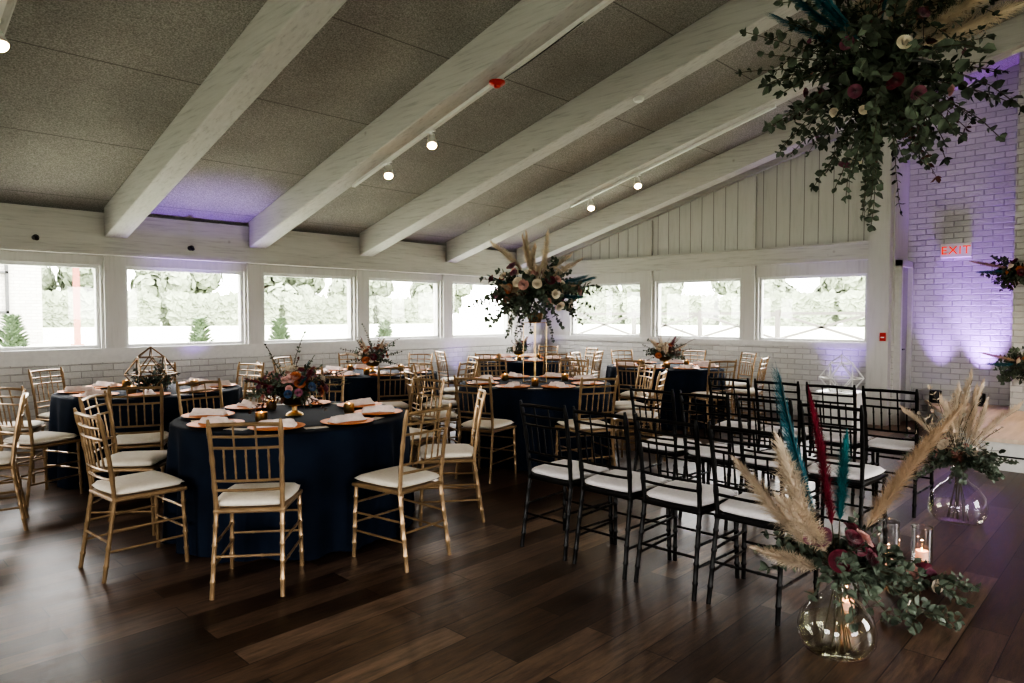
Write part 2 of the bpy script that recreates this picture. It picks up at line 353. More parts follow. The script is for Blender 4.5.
# ------------------------------------------------------------------ stage
WOODL=mat('pale_wood_boards',(.66,.53,.41),.45,var=.12,scale=2,stretch=(1,10,1))
s=MB(); pl=[(XB-.004,2.34),(7.75,1.22),(7.75,-2.9),(XB-.004,-2.9)]
s.prism([(x,y,0) for x,y in pl],[(x,y,.265) for x,y in pl]); st=s.obj('stage_platform',[WHITEM],weld=True)
tag(st,'low corner stage with pale wood top and white riser','stage')
pl2=[(XB-.004,2.38),(7.72,1.25),(7.72,-2.9),(XB-.004,-2.9)]
s=MB(); s.prism([(x,y,.265) for x,y in pl2],[(x,y,.3) for x,y in pl2]); s.obj('stage_deck',[WOODL],st,weld=True)
s=MB(); s.box((7.74,-2.9,.125),(7.75,1.22,.14)); s.obj('riser_strip',[DARKM],st)

# ------------------------------------------------------------------ chairs
def bamboo(mb,p0,p1,r,rings=(.25,.5,.75),seg=8,bulge=1.25):
    p0,p1=Vector(p0),Vector(p1); L=(p1-p0).length; pts=[];rad=[]
    ts=[(0,r)]
    for q in rings:
        e=.007/L
        ts+=[(q-e*1.6,r),(q-e*.5,r*bulge),(q+e*.5,r*bulge),(q+e*1.6,r)]
    ts.append((1,r))
    for tt,rr in ts: pts.append(p0.lerp(p1,tt)); rad.append(rr)
    mb.tube(pts,rad,seg)
def make_chair(name,wood,cush,label):
    root=empty(name,(0,0,0),0,label,'chair')
    for sx,sy in ((1,1),(1,-1),(-1,1),(-1,-1)):
        m=MB()
        if sx>0: m_pts=((.19,sy*.195,0),(.175,sy*.185,.43))
        else: m_pts=((-.25,sy*.175,0),(-.185,sy*.165,.43))
        bamboo(m,*m_pts,.0122,(.2,.42,.62,.85)); m.obj('leg',[wood],root,smooth=True)
    m=MB()
    def bp(z):
        tt=(z-.43)/.49; return -.185-.03*tt-.045*tt*tt
    for sy in (1,-1):
        pts=[];rad=[]
        for i in range(15):
            z=.42+.505*i/14; pts.append((bp(z),sy*(.165+.012*(z-.42)/.5),z)); rad.append(.0122 if i%4 else .015)
        rad[-1]=.007; m.tube(pts,rad,8)
    def rail(z,r,bow=.018):
        pts=[];
        for i in range(9):
            y=-.172+.344*i/8; pts.append((bp(z)-bow*(1-(y/.172)**2),y,z+ (.006*(1-(y/.172)**2) if z>.85 else 0)))
        m.tube(pts,r,8)
    rail(.895,.0108); rail(.835,.008); rail(.775,.008); rail(.60,.008); rail(.55,.008)
    for k in range(5):
        y=-.110+.055*k; bw=lambda z:bp(z)-.018*(1-(y/.172)**2)
        bamboo(m,(bw(.60),y,.60),(bw(.775),y,.775),.0055,(.25,.75),6)
        if k in (1,3) : bamboo(m,(bw(.775),y,.775),(bw(.895),y,.895),.0055,(.5,),6)
    m.obj('backrest',[wood],root,smooth=True)
    m=MB()
    m.prism([(.2,-.205,.425),(.2,.205,.425),(-.2,.18,.425),(-.2,-.18,.425)],[(.2,-.205,.45),(.2,.205,.45),(-.2,.18,.45),(-.2,-.18,.45)])
    o=m.obj('seat',[wood],root,weld=True); bv=o.modifiers.new('b','BEVEL'); bv.width=.01; bv.segments=2
    m=MB(); n=12; vs=[]
    def cp(i,j,top):
        u=-1+2*i/n; v=-1+2*j/n
        uu=u*math.sqrt(1-.18*v*v); vv=v*math.sqrt(1-.18*u*u)
        hw=.205-.012*(1-uu)
        edge=max(abs(u),abs(v)); 
        z=.475+ (.032*(1-edge**5) if top else -.024*(1-edge**8))
        return (uu*.208,vv*hw*1.04,z)
    for top in (1,0):
        for i in range(n+1):
            for j in range(n+1): vs.append(cp(i,j,top))
    fs=[]; K=(n+1)**2
    for i in range(n):
        for j in range(n):
            a=i*(n+1)+j; fs.append((a,a+n+1,a+n+2,a+1)); a+=K; fs.append((a,a+1,a+n+2,a+n+1))
    m.add(vs,fs); m.obj('cushion',[cush],root,smooth=True,angle=180,weld=True)
    m=MB()
    def lp(sx,sy,z):
        tt=z/.43
        return Vector((.19-.015*tt,sy*(.195-.01*tt),z)) if sx>0 else Vector((-.25+.065*tt,sy*(.175-.01*tt),z))
    for sy in (1,-1):
        bamboo(m,lp(1,sy,.16),lp(-1,sy,.16),.0072,(.3,.7)); bamboo(m,lp(1,sy,.27),lp(-1,sy,.27),.0072,(.3,.7))
    for z in (.21,.33): bamboo(m,lp(1,1,z),lp(1,-1,z),.0072,(.3,.7))
    for z in (.21,): bamboo(m,lp(-1,1,z),lp(-1,-1,z),.0072,(.3,.7))
    m.obj('leg_stretcher',[wood],root,smooth=True)
    return root
gold=make_chair('chiavari_chair',GOLD,CUSH,'gold bamboo-style banquet chair with ivory cushion')
black=make_chair('ceremony_chair',BLACK,CUSHW,'black bamboo-style chair with white cushion')
tables=[(2.37,4.39,186),(2.26,6.88,205),(5.28,4.75,200),(4.86,7.06,202.5),(7.9,7.45,202.5),(8.23,5.0,195)]
def placechair(proto,x,y,rz,label,group,used=[]):
    if proto.name in used: o=dup(proto,(x,y,0),rz)
    else: o=proto; o.location=(x,y,0); o.rotation_euler=(0,0,rz); used.append(proto.name)
    o["label"]=label; o["group"]=group
for ti,(tx,ty,ph) in enumerate(tables):
    for k in range(8):
        a=math.radians(ph+45*k+R.uniform(-3,3) if not(ti==0) else ph+45*k)
        dd=1.06+(0 if ti==0 else R.uniform(0,.03))
        if ti==0 and k==0: a=math.radians(184); dd=1.04
        x,y=tx+dd*math.cos(a),ty+dd*math.sin(a)
        if y>YW-.38 or x>XW-.4: continue
        rz=a+pi+(R.uniform(-.08,.08) if ti else 0)
        placechair(gold,x,y,rz,'gold bamboo-style banquet chair with ivory cushion at a navy table','gold chairs around the dining tables')
for x,y,r in ((.80,5.75,pi-.2),(.55,7.0,pi+.5),(.2,4.9,pi-.6)):
    placechair(gold,x,y,r,'gold bamboo-style banquet chair turned away from the navy tables','gold chairs around the dining tables')
for ri,bx in enumerate((3.36,4.56,5.76)):
    for k in range(4):
        placechair(black,bx+R.uniform(-.02,.02),1.46+.418*k,R.uniform(-.01,.01),'black bamboo-style chair with white cushion in a ceremony row','black ceremony chairs in rows')

# ------------------------------------------------------------------ tables
def table(tx,ty,idx,label):
    root=empty('banquet_table',(tx,ty,0),0,label,'table','round navy dining tables')
    rr=random.Random(idx); m=MB(); seg=200
    ph=[rr.uniform(0,6.28) for _ in range(4)]
    def fold(t): return .6*math.sin(15*t+ph[0]+1.4*math.sin(3*t+ph[3]))+.35*math.sin(27*t+ph[1]+math.sin(5*t))+.25*math.sin(7*t+ph[2])
    rings=[(0.0,.755,0)]+[(r,.755,0) for r in (.3,.6,.72,.765)]+[(.778,.751,0),(.785,.742,.02)]
    for i in range(1,15): s=i/14; rings.append((.786+.018*s,.742-.734*s,s))
    vs=[]
    for r,z,s in rings:
        for k in range(seg):
            t=2*pi*k/seg; q=r+fold(t)*.052*(s**.6)
            vs.append((q*math.cos(t),q*math.sin(t),z))
    fs=[]
    for i in range(1,len(rings)-1):
        for k in range(seg):
            k2=(k+1)%seg; fs.append((i*seg+k,i*seg+k2,(i+1)*seg+k2,(i+1)*seg+k))
    m.add(vs,fs)
    m.add([vs[seg+k] for k in range(seg)],[tuple(range(seg))])
    m.obj('tablecloth',[NAVY],root,smooth=True,angle=60,weld=True)
    m=MB(); m.lathe([(0,.725),(.76,.725),(.76,.748),(0,.748)],48); m.obj('tabletop',[TOPW],root)
    for sx in (1,-1):
        for sy in (1,-1):
            m=MB(); m.tube([(sx*.4,sy*.4,0),(sx*.4,sy*.4,.725)],.015); m.obj('leg',[DARKM],root)
    return root
labs=['round table in floor-length navy linen with low floral centrepiece','round navy linen table carrying a bronze geometric terrarium','round navy linen table under the tall pampas centrepiece','round navy linen table near the windows with rust florals','round navy linen table in the corner by the windows','round navy linen table with low florals before the gable wall']
for i,(tx,ty,_) in enumerate(tables): table(tx,ty,i+3,labs[i])

m=MB(); m.lathe([(0,0),(.09,0),(.10,.004),(.165,.012),(.170,.016),(.163,.017),(.10,.010),(0,.009)],40); cm=m.mesh('charger_plate',[COPPER],True)
m=MB(); nx,ny=16,10; vs=[]
for top in (1,0):
    for i in range(nx+1):
        for j in range(ny+1):
            u=-1+2*i/nx; v=-1+2*j/ny
            pinch=.42+.58*abs(u)**.8
            zz=.012+.014*math.sin(v*6+u*2)*(1-.3*abs(u))+.018*(1-abs(v))
            edge=max(abs(u),abs(v))
            vs.append((u*.115,v*.048*pinch, (zz+.006 if edge<1 else zz*.5) if top else 0.0))
K=(nx+1)*(ny+1); fs=[]
for i in range(nx):
    for j in range(ny):
        a=i*(ny+1)+j; fs.append((a,a+ny+1,a+ny+2,a+1)); b=a+K; fs.append((b,b+1,b+ny+2,b+ny+1))
bd=[i*(ny+1) for i in range(nx+1)]+[nx*(ny+1)+j for j in range(1,ny+1)]+[i*(ny+1)+ny for i in range(nx-1,-1,-1)]+[j for j in range(ny-1,0,-1)]
for q in range(len(bd)):
    a,b=bd[q],bd[(q+1)%len(bd)]; fs.append((a,a+K,b+K,b))
m.add(vs,fs); nm=m.mesh('napkin',[NAP],True,60)
m=MB(); m.box((-.035,-.07,0),(.035,.07,.0012)); km=m.mesh('menu_card',[CARD])
def put(name,me,loc,rz,label,cat,group):
    o=bpy.data.objects.new(name,me); C.objects.link(o); o.location=loc; o.rotation_euler=(0,0,rz); tag(o,label,cat,group); return o
m=MB(); m.lathe([(0,0),(.03,0),(.036,.01),(.038,.07),(.035,.07),(.032,.012),(0,.01)],20); vm=m.mesh('votive_cup',[BRASS],True)
m=MB(); m.lathe([(0,.012),(.029,.012),(.029,.05),(0,.05)],16); wxm=m.mesh('candle_wax',[WAX],True)
m=MB(); m.lathe([(0,.05),(.005,.056),(.004,.066),(0,.078)],8); flm=m.mesh('flame',[FLAME],True)
for ti,(tx,ty,ph) in enumerate(tables):
    for k in range(8):
        a=math.radians(ph+45*k); x,y=tx+.575*math.cos(a),ty+.575*math.sin(a)
        put('charger_plate',cm,(x,y,.7555),a,'copper charger plate on the navy linen','plate','copper charger plates')
        put('napkin',nm,(x,y,.768),a+R.choice((0,pi/2,0))+R.uniform(-.2,.2),'blush white folded napkin on a copper plate','napkin','folded napkins')
        if ti in (0,1,2): 
            b=a+.39; put('menu_card',km,(tx+.62*math.cos(b),ty+.62*math.sin(b),.7555),b,'small cream menu card on the navy linen','card','menu cards')
    for k in range(3):
        a=math.radians(ph+22+120*k); o=empty('votive_candle',(tx+.37*math.cos(a),ty+.37*math.sin(a),.7555),0,'small brass votive cup with a lit candle','candle','brass votive candles')
        child('votive_cup',vm,o); child('candle_wax',wxm,o); child('flame',flm,o)

# ------------------------------------------------------------------ floral kit
def rose_mesh(key):
    m=MB()
    for layer in range(5):
        npet=3+layer; rad=.14+.17*layer
        for p in range(npet):
            a0=2*pi*p/npet+layer*.7; wd=1.25*pi/npet; n=4; vs=[]
            for j in range(4):
                v=j/3; hgt=(1.0-.08*layer)*v; rr_=rad*(.25+.85*v**.8)
                if j==3: rr_+=.03+.035*layer; hgt-=.02*layer
                for i in range(n+1):
                    u=-1+2*i/n; a=a0+u*wd*(.55+.45*math.sin(v*pi*.6)); 
                    vs.append((rr_*math.cos(a),rr_*math.sin(a),hgt-.10*u*u*v))
            m.add(vs,[(j*(n+1)+i,j*(n+1)+i+1,(j+1)*(n+1)+i+1,(j+1)*(n+1)+i) for j in range(3) for i in range(n)])
    m.lathe([(0,0),(.14,.2),(.12,.6),(.03,.8)],8)
    return m.mesh('rose',[ROSES[key]],True,80)
RM={k:rose_mesh(k) for k in ROSES}
def pampas_mesh(seed,mt,Ls=.42,Lp=.45,wid=.085,nh=1500,bend=.22,up=.09):
    rr=random.Random(seed); m=MB(); L=Ls+Lp
    def ax(t): return Vector((bend*t*t*L,0,t*L))
    m.tube([ax(i/10) for i in range(11)],[.003-.002*i/10 for i in range(11)],5,1)
    for h in range(nh):
        t=Ls/L+(1-Ls/L)*rr.random()**.9; s=(t-Ls/L)/(1-Ls/L)
        w=wid*(math.sin(pi*min(1,s*.90+.10))**.55)*(1.1-.45*s)*rr.uniform(.25,1.1); a=rr.uniform(0,2*pi)
        p=ax(t); out=Vector((math.cos(a),math.sin(a),0))
        tip=p+out*w+Vector((0,0,1))*(up*rr.uniform(.2,1.1)); 
        mid=p.lerp(tip,.5)+out*w*.12+Vector((0,0,.018)); sd=out.cross(Vector((0,0,1)))*.0014
        m.add([p-sd*.6,p+sd*.6,mid+sd,mid-sd,tip],[(0,1,2,3),(3,2,4)],0)
    return m.mesh('pampas_plume',[mt,STEM])
PMb=[pampas_mesh(3,PAMPB,.30,.60,.085,1900,.10,.07)]
PMs=[pampas_mesh(i+6,PAMP,.20,.44,.085,1700) for i in (1,2)]
PMl=[pampas_mesh(i+16,PAMP,.22,.34,.060,850,.30,.08) for i in (1,2)]
PMw=pampas_mesh(11,PAMPW,.22,.56,.052,2000,.06,.05); PMt=pampas_mesh(12,PAMPT,.24,.36,.062,1600,.05,.05)
def feather_mesh(mt,L=.5,W=.026):
    m=MB(); rr=random.Random(5)
    def ax(t): return Vector((.12*L*t*t,0,L*t))
    m.tube([ax(i/8) for i in range(9)],[.002-.0014*i/8 for i in range(9)],4,1)
    n=80
    for i in range(n):
        t=.25+.75*i/n; w=W*math.sin(pi*min(1,(t-.23)/.79))**.55
        for an,f_ in ((0,1),(pi,1),(.9,.65),(pi-.9,.65),(-.9,.65),(pi+.9,.65)):
            ww=w*f_*rr.uniform(.7,1.15)
            p=ax(t); tip=p+Vector((math.sin(an)*ww,math.cos(an)*ww,.035+.02*rr.random())); q=p+Vector((0,0,.007))
            m.add([p,q,tip+Vector((0,0,.003)),tip],[(0,1,2,3)],0)
    return m.mesh('feather',[mt,STEM])
FT=feather_mesh(TEAL); FW=feather_mesh(WINE)
def rdir(rr,zmin=-.2,zmax=1):
    z=rr.uniform(zmin,zmax); a=rr.uniform(0,2*pi); q=math.sqrt(max(0,1-z*z)); return Vector((q*math.cos(a),q*math.sin(a),z))
def stemleaf(mb,rr,p0,d,L,n,lf,droop,m=0,ms=3,wr=.9,zfloor=None):
    p=Vector(p0); d=Vector(d).normalized(); pts=[p.copy()]
    for i in range(n):
        d=(d+Vector((rr.uniform(-.12,.12),rr.uniform(-.12,.12),-droop/n*1.5+rr.uniform(-.06,.06)))).normalized()
        p=p+d*(L/n)
        if zfloor is not None and p.z<zfloor: p.z=zfloor
        pts.append(p.copy())
        sd=d.cross(rdir(rr,-1,1)); 
        if sd.length<.05: continue
        sd.normalize()
        for s in (1,-1):
            ld=(sd*s*.85+d*.5+Vector((0,0,rr.uniform(-.3,.2))))
            sz=lf*rr.uniform(.7,1.2)*(1-.4*i/n)
            mb.leaf(p,ld,rdir(rr,-1,1),sz,sz*wr,m)
    mb.leaf(p,d,rdir(rr,-1,1),lf*.7,lf*.5,m)
    mb.tube(pts[::max(1,n//5)]+[pts[-1]],.0022,4,ms)
def foliage(parent,rr,c,rad,nst,lf,zmin,zmax,droop,squash=(1,1,1),wr=.9,mixm=(.6,.35,.05),lmul=(.6,1.15),zfloor=None,start=.12,dens=1.7,mats=None,nwr=.42,name='foliage'):
    m=MB(); c=Vector(c)
    for i in range(nst):
        d=rdir(rr,zmin,zmax); L=rad*rr.uniform(*lmul)
        sq=Vector((d.x*squash[0],d.y*squash[1],d.z*squash[2])); L*=sq.length
        q=rr.random(); mi=0 if q<mixm[0] else (1 if q<mixm[0]+mixm[1] else 2)
        stemleaf(m,rr,c+sq*rad*start,sq,L,max(4,int(L/lf*dens)),lf*rr.uniform(.75,1.2),droop*rr.uniform(.3,1.3),mi,3,wr if mi==0 else nwr,zfloor)
    o=m.obj(name,mats or [EUC,DK,OLIVE,STEM],parent); return o
def roses(parent,rr,c,rad,keys,zmin,zmax,size,squash=(1,1,1)):
    for k in keys:
        d=rdir(rr,zmin,zmax); sq=Vector((d.x*squash[0],d.y*squash[1],d.z*squash[2]))
        child('rose',RM[k],parent,Vector(c)+sq*rad*rr.uniform(.75,1.0),d,rr.uniform(0,6),size*rr.uniform(.65,1.2))
def lowarr(x,y,keys,label,seed,rad=.26,pam=0,feath=0):
    rr=random.Random(seed); r=empty('floral_centrepiece',(x,y,.7555),rr.uniform(0,6),label,'flower arrangement')
    m=MB(); m.lathe([(0,0),(.06,0),(.055,.012),(.018,.03),(.018,.06),(.07,.08),(.10,.13),(.095,.13),(.06,.09),(0,.085)],28); m.obj('footed_bowl',[BRASS],r,smooth=True)
    foliage(r,rr,(0,0,.14),rad*.85,26,.045,.0,.9,.35,(1.1,1.1,.95),mixm=(.6,.25,.15))
    foliage(r,rr,(0,0,.15),rad*1.2,18,.028,.2,1,.15,(1,1,1),mixm=(.2,.4,.4),dens=1.0)
    roses(r,rr,(0,0,.15),rad*.66,keys,.0,.95,.036,(1.1,1.1,.95))
    for i in range(pam): d=rdir(rr,.4,.9); child('pampas_plume',PMs[i%2],r,(0,0,.12),d,rr.uniform(0,6),.5)
    for i in range(feath): d=rdir(rr,.4,.9); child('feather',(FW,FT)[i%2],r,(0,0,.12),d,rr.uniform(0,6),.7)
    return r
lowarr(2.37,4.39,['burgundy']*12+['blush']*6+['cream']*4+['mauve']*7+['rust']*4+['blue']*3,'burgundy, blush and rust roses with eucalyptus in a brass bowl',11,.31,0,4)
lowarr(4.86,7.06,['rust']*12+['burgundy']*4+['cream']*5,'rust and burgundy blooms with pampas in a brass bowl',12,.30,5,2)
lowarr(8.23,5.0,['rust']*8+['blush']*4+['cream']*6,'blush and cream blooms with pampas in a brass bowl',13,.30,5,1)
lowarr(7.9,7.45,['burgundy']*4+['cream']*4,'small burgundy and cream flower bowl',14,.20,1,0)
def geo(name,x,y,z,s,mt,label,greens=True,cat='terrarium'):
    r=empty(name,(x,y,z),.3,label,cat); m=MB(); n=6
    ring=lambda rad,h,o=0:[Vector((rad*math.cos(2*pi*(k+o)/n),rad*math.sin(2*pi*(k+o)/n),h))*s for k in range(n)]
    A=ring(.12,.005);B=ring(.21,.14,.5);Cc=ring(.12,.29); T=Vector((0,0,.38))*s
    E=[]
    for k in range(n):
        k2=(k+1)%n; E+=[(A[k],A[k2]),(B[k],B[k2]),(Cc[k],Cc[k2]),(A[k],B[k]),(A[k2],B[k]),(B[k],Cc[k]),(B[k],Cc[k2]),(Cc[k],T)]
    for a,b in E: m.tube([a,b],.0055*s**.5,6)
    m.obj('metal_frame',[mt],r)
    g=MB(); 
    for k in range(n):
        k2=(k+1)%n; g.add([A[k],A[k2],B[k]],[(0,1,2)]); g.add([B[k],Cc[k2],Cc[k]],[(0,1,2)])
    g.obj('glass_panel',[GLASS],r)
    if greens:
        rr=random.Random(4); foliage(r,rr,(0,0,.03),.2,26,.045,.1,1,.2)
    return r
geo('geometric_terrarium',2.26,6.88,.7565,1.05,BRONZE,'bronze geometric terrarium filled with greenery on a navy table')
# tall centrepiece
Rt=Vector((.6934,-.7206,0)); U=Vector((0,0,1)); F=Vector((.7206,.6934,0))
rr=random.Random(22); r=empty('tall_centrepiece',(5.28,4.75,.7555),0,'tall slim stand topped with pampas, white roses and teal feathers','flower arrangement')
m=MB(); h=.62; q=.085
for sx in (1,-1):
    for sy in (1,-1): m.tube([(sx*q,sy*q,0),(sx*q,sy*q,h)],.0035,6)
for z in (.005,h):
    for a,b in (((q,q),(q,-q)),((q,-q),(-q,-q)),((-q,-q),(-q,q)),((-q,q),(q,q))): m.tube([(*a,z),(*b,z)],.0035,6)
m.box((-q,-q,h-.002),(q,q,h+.003)); m.obj('metal_stand',[BRASS],r)
m=MB(); m.lathe([(0,0),(.06,0),(.08,.05),(.09,.10),(.085,.10),(.07,.05),(0,.02)],24); m.obj('bowl',[BRONZE],r,smooth=True,loc=(0,0,h+.003))
foliage(r,rr,(0,0,.92),.52,74,.070,-.45,.8,.35,(1.05,1.05,.74),mixm=(.8,.15,.05),lmul=(.5,1.2))
foliage(r,rr,(0,0,.84),.42,7,.050,-.7,-.2,1.2,(1,1,1),mixm=(.8,.15,.05))
roses(r,rr,(0,0,.93),.43,['burgundy']*7+['cream']*24+['blush']*8+['mauve']*5+['rust']*5,-.5,.85,.045,(1.15,1.15,.75))
for i in range(10):
    d=rdir(rr,.6,.98); child('pampas_plume',PMl[i%2],r,(0,0,.95),d,rr.uniform(0,6),rr.uniform(.85,1.15))
for i in range(11):
    d=rdir(rr,0,.75); child('pampas_plume',PMs[i%2],r,(0,0,.92),d,rr.uniform(0,6),rr.uniform(.58,.78))
for d,sc in ((Rt*1.0+U*.05,1.2),(Rt*1.0+U*.24,1.25),(Rt*1.0+U*.4-F*.2,1.1),(-Rt*.9+U*.25,1.0),(Rt*.9-U*.12-F*.3,1.05)):
    child('feather',FT,r,(0,0,.92),d,rr.uniform(0,6),sc*1.0)
# hanging installation
rr=random.Random(33); hx,hy=4.34,1.245; r=empty('hanging_floral_installation',(hx,hy,1.95),0,'large hanging cloud of eucalyptus, roses, pampas and teal feathers','flower arrangement')
m=MB(); cz=.86
for k in range(3):
    a=2*pi*k/3; m.tube([(.3*math.cos(a),.3*math.sin(a),cz),(.3*math.cos(a),.3*math.sin(a),zc(hy+.3*math.sin(a))-1.95)],.0015,6)
m.obj('suspension_cable',[DARKM],r)
m=MB(); m.tube([(.3*math.cos(2*pi*k/24),.3*math.sin(2*pi*k/24),cz) for k in range(25)],.008,6); m.tube([(-.3,0,cz),(.3,0,cz)],.006,6); m.tube([(0,-.3,cz),(0,.3,cz)],.006,6); m.obj('support_ring',[DARKM],r)
foliage(r,rr,(0,0,cz),.66,62,.080,-.65,1,.5,(1,1,.85),mixm=(.75,.20,.05),lmul=(.5,1.15),dens=1.3)
foliage(r,rr,(0,0,cz),.60,75,.058,-.85,1,.4,(1,1,1),mixm=(.30,.60,.10),lmul=(.4,1.05),dens=1.5)
foliage(r,rr,(.0,.0,cz-.12),.62,18,.060,-1,-.35,.4,(.75,.75,1.0),mixm=(.9,.07,.03),lmul=(.7,1.15),dens=1.3)
foliage(r,rr,(0,0,cz+.35),.52,38,.070,-.3,.9,.5,(1,1,1),mixm=(.6,.35,.05),dens=1.3)
roses(r,rr,(0,0,cz+.02),.44,['burgundy']*13+['mauve']*14+['blush']*3+['cream']*6,-.8,.9,.036,(1,1,1.3))
for d,sc,mi in ((Rt*1+U*.9,1.0,0),(Rt*.8+U*1.2,1.0,1),(Rt*1.2+U*.45,1.0,0),(U,.9,0),(Rt*.1-F*.4+U*.5,.8,1),(-Rt*.5+U*1.3,.9,1),(Rt*.9+U*.5-F*.4,1.0,0),(-Rt*.1+U*.7-F*.6,.75,0),(Rt*.5-F*.6+U*.3,.8,1),(Rt*.9+U*.7+F*.2,1.15,1),(Rt*.6+U*.9-F*.3,1.05,0)):
    child('pampas_plume',PMs[mi],r,(0,0,cz+.1),d,rr.uniform(0,6),sc*1.2)
for d,sc in ((-Rt+U*.10-F*.2,1.4),(-Rt+U*.28-F*.3,1.45),(-Rt*.9+U*.6-F*.2,1.4),(-Rt*.2-F*.5+U*1.0,1.2),(-Rt*1+U*.2-F*.6,1.3)):
    child('feather',FT,r,(0,0,cz+.15),d,rr.choice((.2,.9,1.4)),sc)
# aisle vases
def vase(x,y,s,label,seed,spec,rosek,frad=.28,nf=40,extra=None):
    rr=random.Random(seed); r=empty('glass_vase_arrangement',(x,y,0),0,label,'flower vase','aisle vases')
    prof=[(.0,.002),(.09,.002),(.13,.015),(.155,.06),(.158,.11),(.142,.17),(.10,.22),(.06,.25),(.042,.28),(.040,.33),(.052,.36)]
    m=MB(); m.lathe([(a*s,b*s) for a,b in prof],40); m.tube([(.052*s*math.cos(2*pi*k/24),.052*s*math.sin(2*pi*k/24),.36*s) for k in range(25)],.004,6)
    m.obj('glass_vase',[GLASS],r,smooth=True,angle=80)
    m=MB(); m.lathe([(0,.008),(.085*s,.008),(.122*s,.02),(.146*s,.06),(.149*s,.11),(.144*s,.13),(0,.13)],32); m.obj('water',[WATER],r,smooth=True)
    m=MB()
    for k in range(10):
        a=rr.uniform(0,6.28); b=rr.uniform(0,.09)*s; m.tube([(b*math.cos(a),b*math.sin(a),.02),(.02*math.cos(a+2),.02*math.sin(a+2),.32*s),(.05*math.cos(a+2),.05*math.sin(a+2),.42*s)],.0028,5)
    m.obj('cut_stem',[STEM],r)
    c=(0,0,.37*s)
    foliage(r,rr,c,frad,nf,.055,-.1,.85,.5,(1,1,.85),mixm=(.85,.12,.03),dens=1.4)
    if extra: extra(r,rr,c)
    roses(r,rr,(0,0,.41*s),.15,rosek,-.1,.9,.038)
    for name,me,d,sc in spec: child(name,me,r,(0,0,.33*s),Vector(d),(rr.uniform(0,6) if name=='pampas_plume' else .75+rr.uniform(-.3,.3)),sc)
    return r
v1=vase(3.06,1.0,1.0,'bulbous clear glass vase with roses, pampas and feathers beside black chairs',41,[
 ('pampas_plume',PMs[0],-Rt*.72+U*1.05-F*.1,1.05),('pampas_plume',PMs[1],-Rt*.88+U*.85,.92),('pampas_plume',PMs[0],-Rt*.50+U*.9-F*.4,.78),('pampas_plume',PMs[1],-Rt*.8+U*.35-F*.3,.6),
 ('pampas_plume',PMw,-Rt*.14+U*1.3,1.0),('pampas_plume',PMt,Rt*.05+U*1.1+F*.1,.98),
 ('feather',FT,-Rt*.50+U*1.25+F*.1,1.75),('pampas_plume',PMb[0],Rt*.56+U*1.15-F*.1,.92),('pampas_plume',PMb[0],Rt*.66+U*1.0+F*.15,.80)],
 ['burgundy']*9+['mauve']*4+['blush']*1+['cream'],.29,46)
def pale(r,rr,c):
    foliage(r,rr,c,.40,26,.045,.55,1,.12,(.9,.9,1.1),mixm=(.0,.6,.4),dens=1.1,mats=[EUC,BLEACH,PAMP,STEM],nwr=.25,lmul=(.6,1.2),name='dried_grass')
vase(5.60,1.04,1.16,'bulbous clear glass vase with dried grasses and blush roses on floor',42,[
 ('pampas_plume',PMl[i%2],Rt*a+U*1.0+F*b,s_) for i,(a,b,s_) in enumerate(((-.30,0,1.0),(.15,.1,1.05),(.42,-.1,.95),(-.5,.1,.9),(.05,-.4,.95),(-.2,-.3,1.0),(.3,-.3,.9),(.0,.1,1.1)))],
 ['blush']*6+['cream']*6+['mauve']*2+['burgundy'],.29,40,pale)
CYLG=m_clear('candle_cylinder_glass',(.97,.98,.98),.8,.08,1.6)
def cyl_candle(x,y,hh,label):
    r=empty('hurricane_candle',(x,y,0),0,label,'candle','hurricane candles on the floor')
    m=MB(); m.lathe([(0,.002),(.055,.002),(.055,hh)],28); m.tube([(.055*math.cos(2*pi*k/24),.055*math.sin(2*pi*k/24),hh) for k in range(25)],.003,6); m.obj('glass_cylinder',[CYLG],r,smooth=True)
    zt=.06
    m=MB(); m.lathe([(0,.007),(.034,.007),(.034,zt),(.029,zt-.003),(0,zt-.005)],24); m.obj('pillar_candle',[WAX],r,smooth=True)
    m=MB(); m.lathe([(0,zt-.005),(.004,zt+.005),(.003,zt+.012),(0,zt+.020)],8); m.obj('flame',[FLAME],r,smooth=True)
    l=bpy.data.lights.new('candle_light','POINT'); l.energy=.55; l.color=(1,.42,.2); l.shadow_soft_size=.005
    o=bpy.data.objects.new('candle_light',l); C.objects.link(o); o.parent=r; o.location=(0,0,zt+.03)
cyl_candle(3.50,1.10,.20,'lit pillar candle in a clear glass cylinder on the floor')
cyl_candle(4.34,1.14,.26,'lit pillar candle in a tall clear glass cylinder on the floor')
cyl_candle(4.56,1.02,.20,'lit pillar candle in a short clear glass cylinder on the floor')
def floorgreens(x,y,seed,keys,label,rad=.2,n=18):
    rr=random.Random(seed); r=empty('floral_garland',(x,y,0),0,label,'greenery')
    foliage(r,rr,(0,0,.06),rad,n,.05,-.05,.4,.4,(1.2,1.0,.5),zfloor=.03,dens=1.3,mixm=(.85,.1,.05))
    roses(r,rr,(0,0,.04),.08,keys,.1,.9,.034,(1.2,1.2,.7))
floorgreens(4.10,.90,51,['burgundy','mauve','blush','burgundy','cream'],'eucalyptus and burgundy roses lying on the floor by candles',.22,18)
floorgreens(3.58,.80,52,['cream'],'eucalyptus sprigs and roses lying on the floor',.14,8)
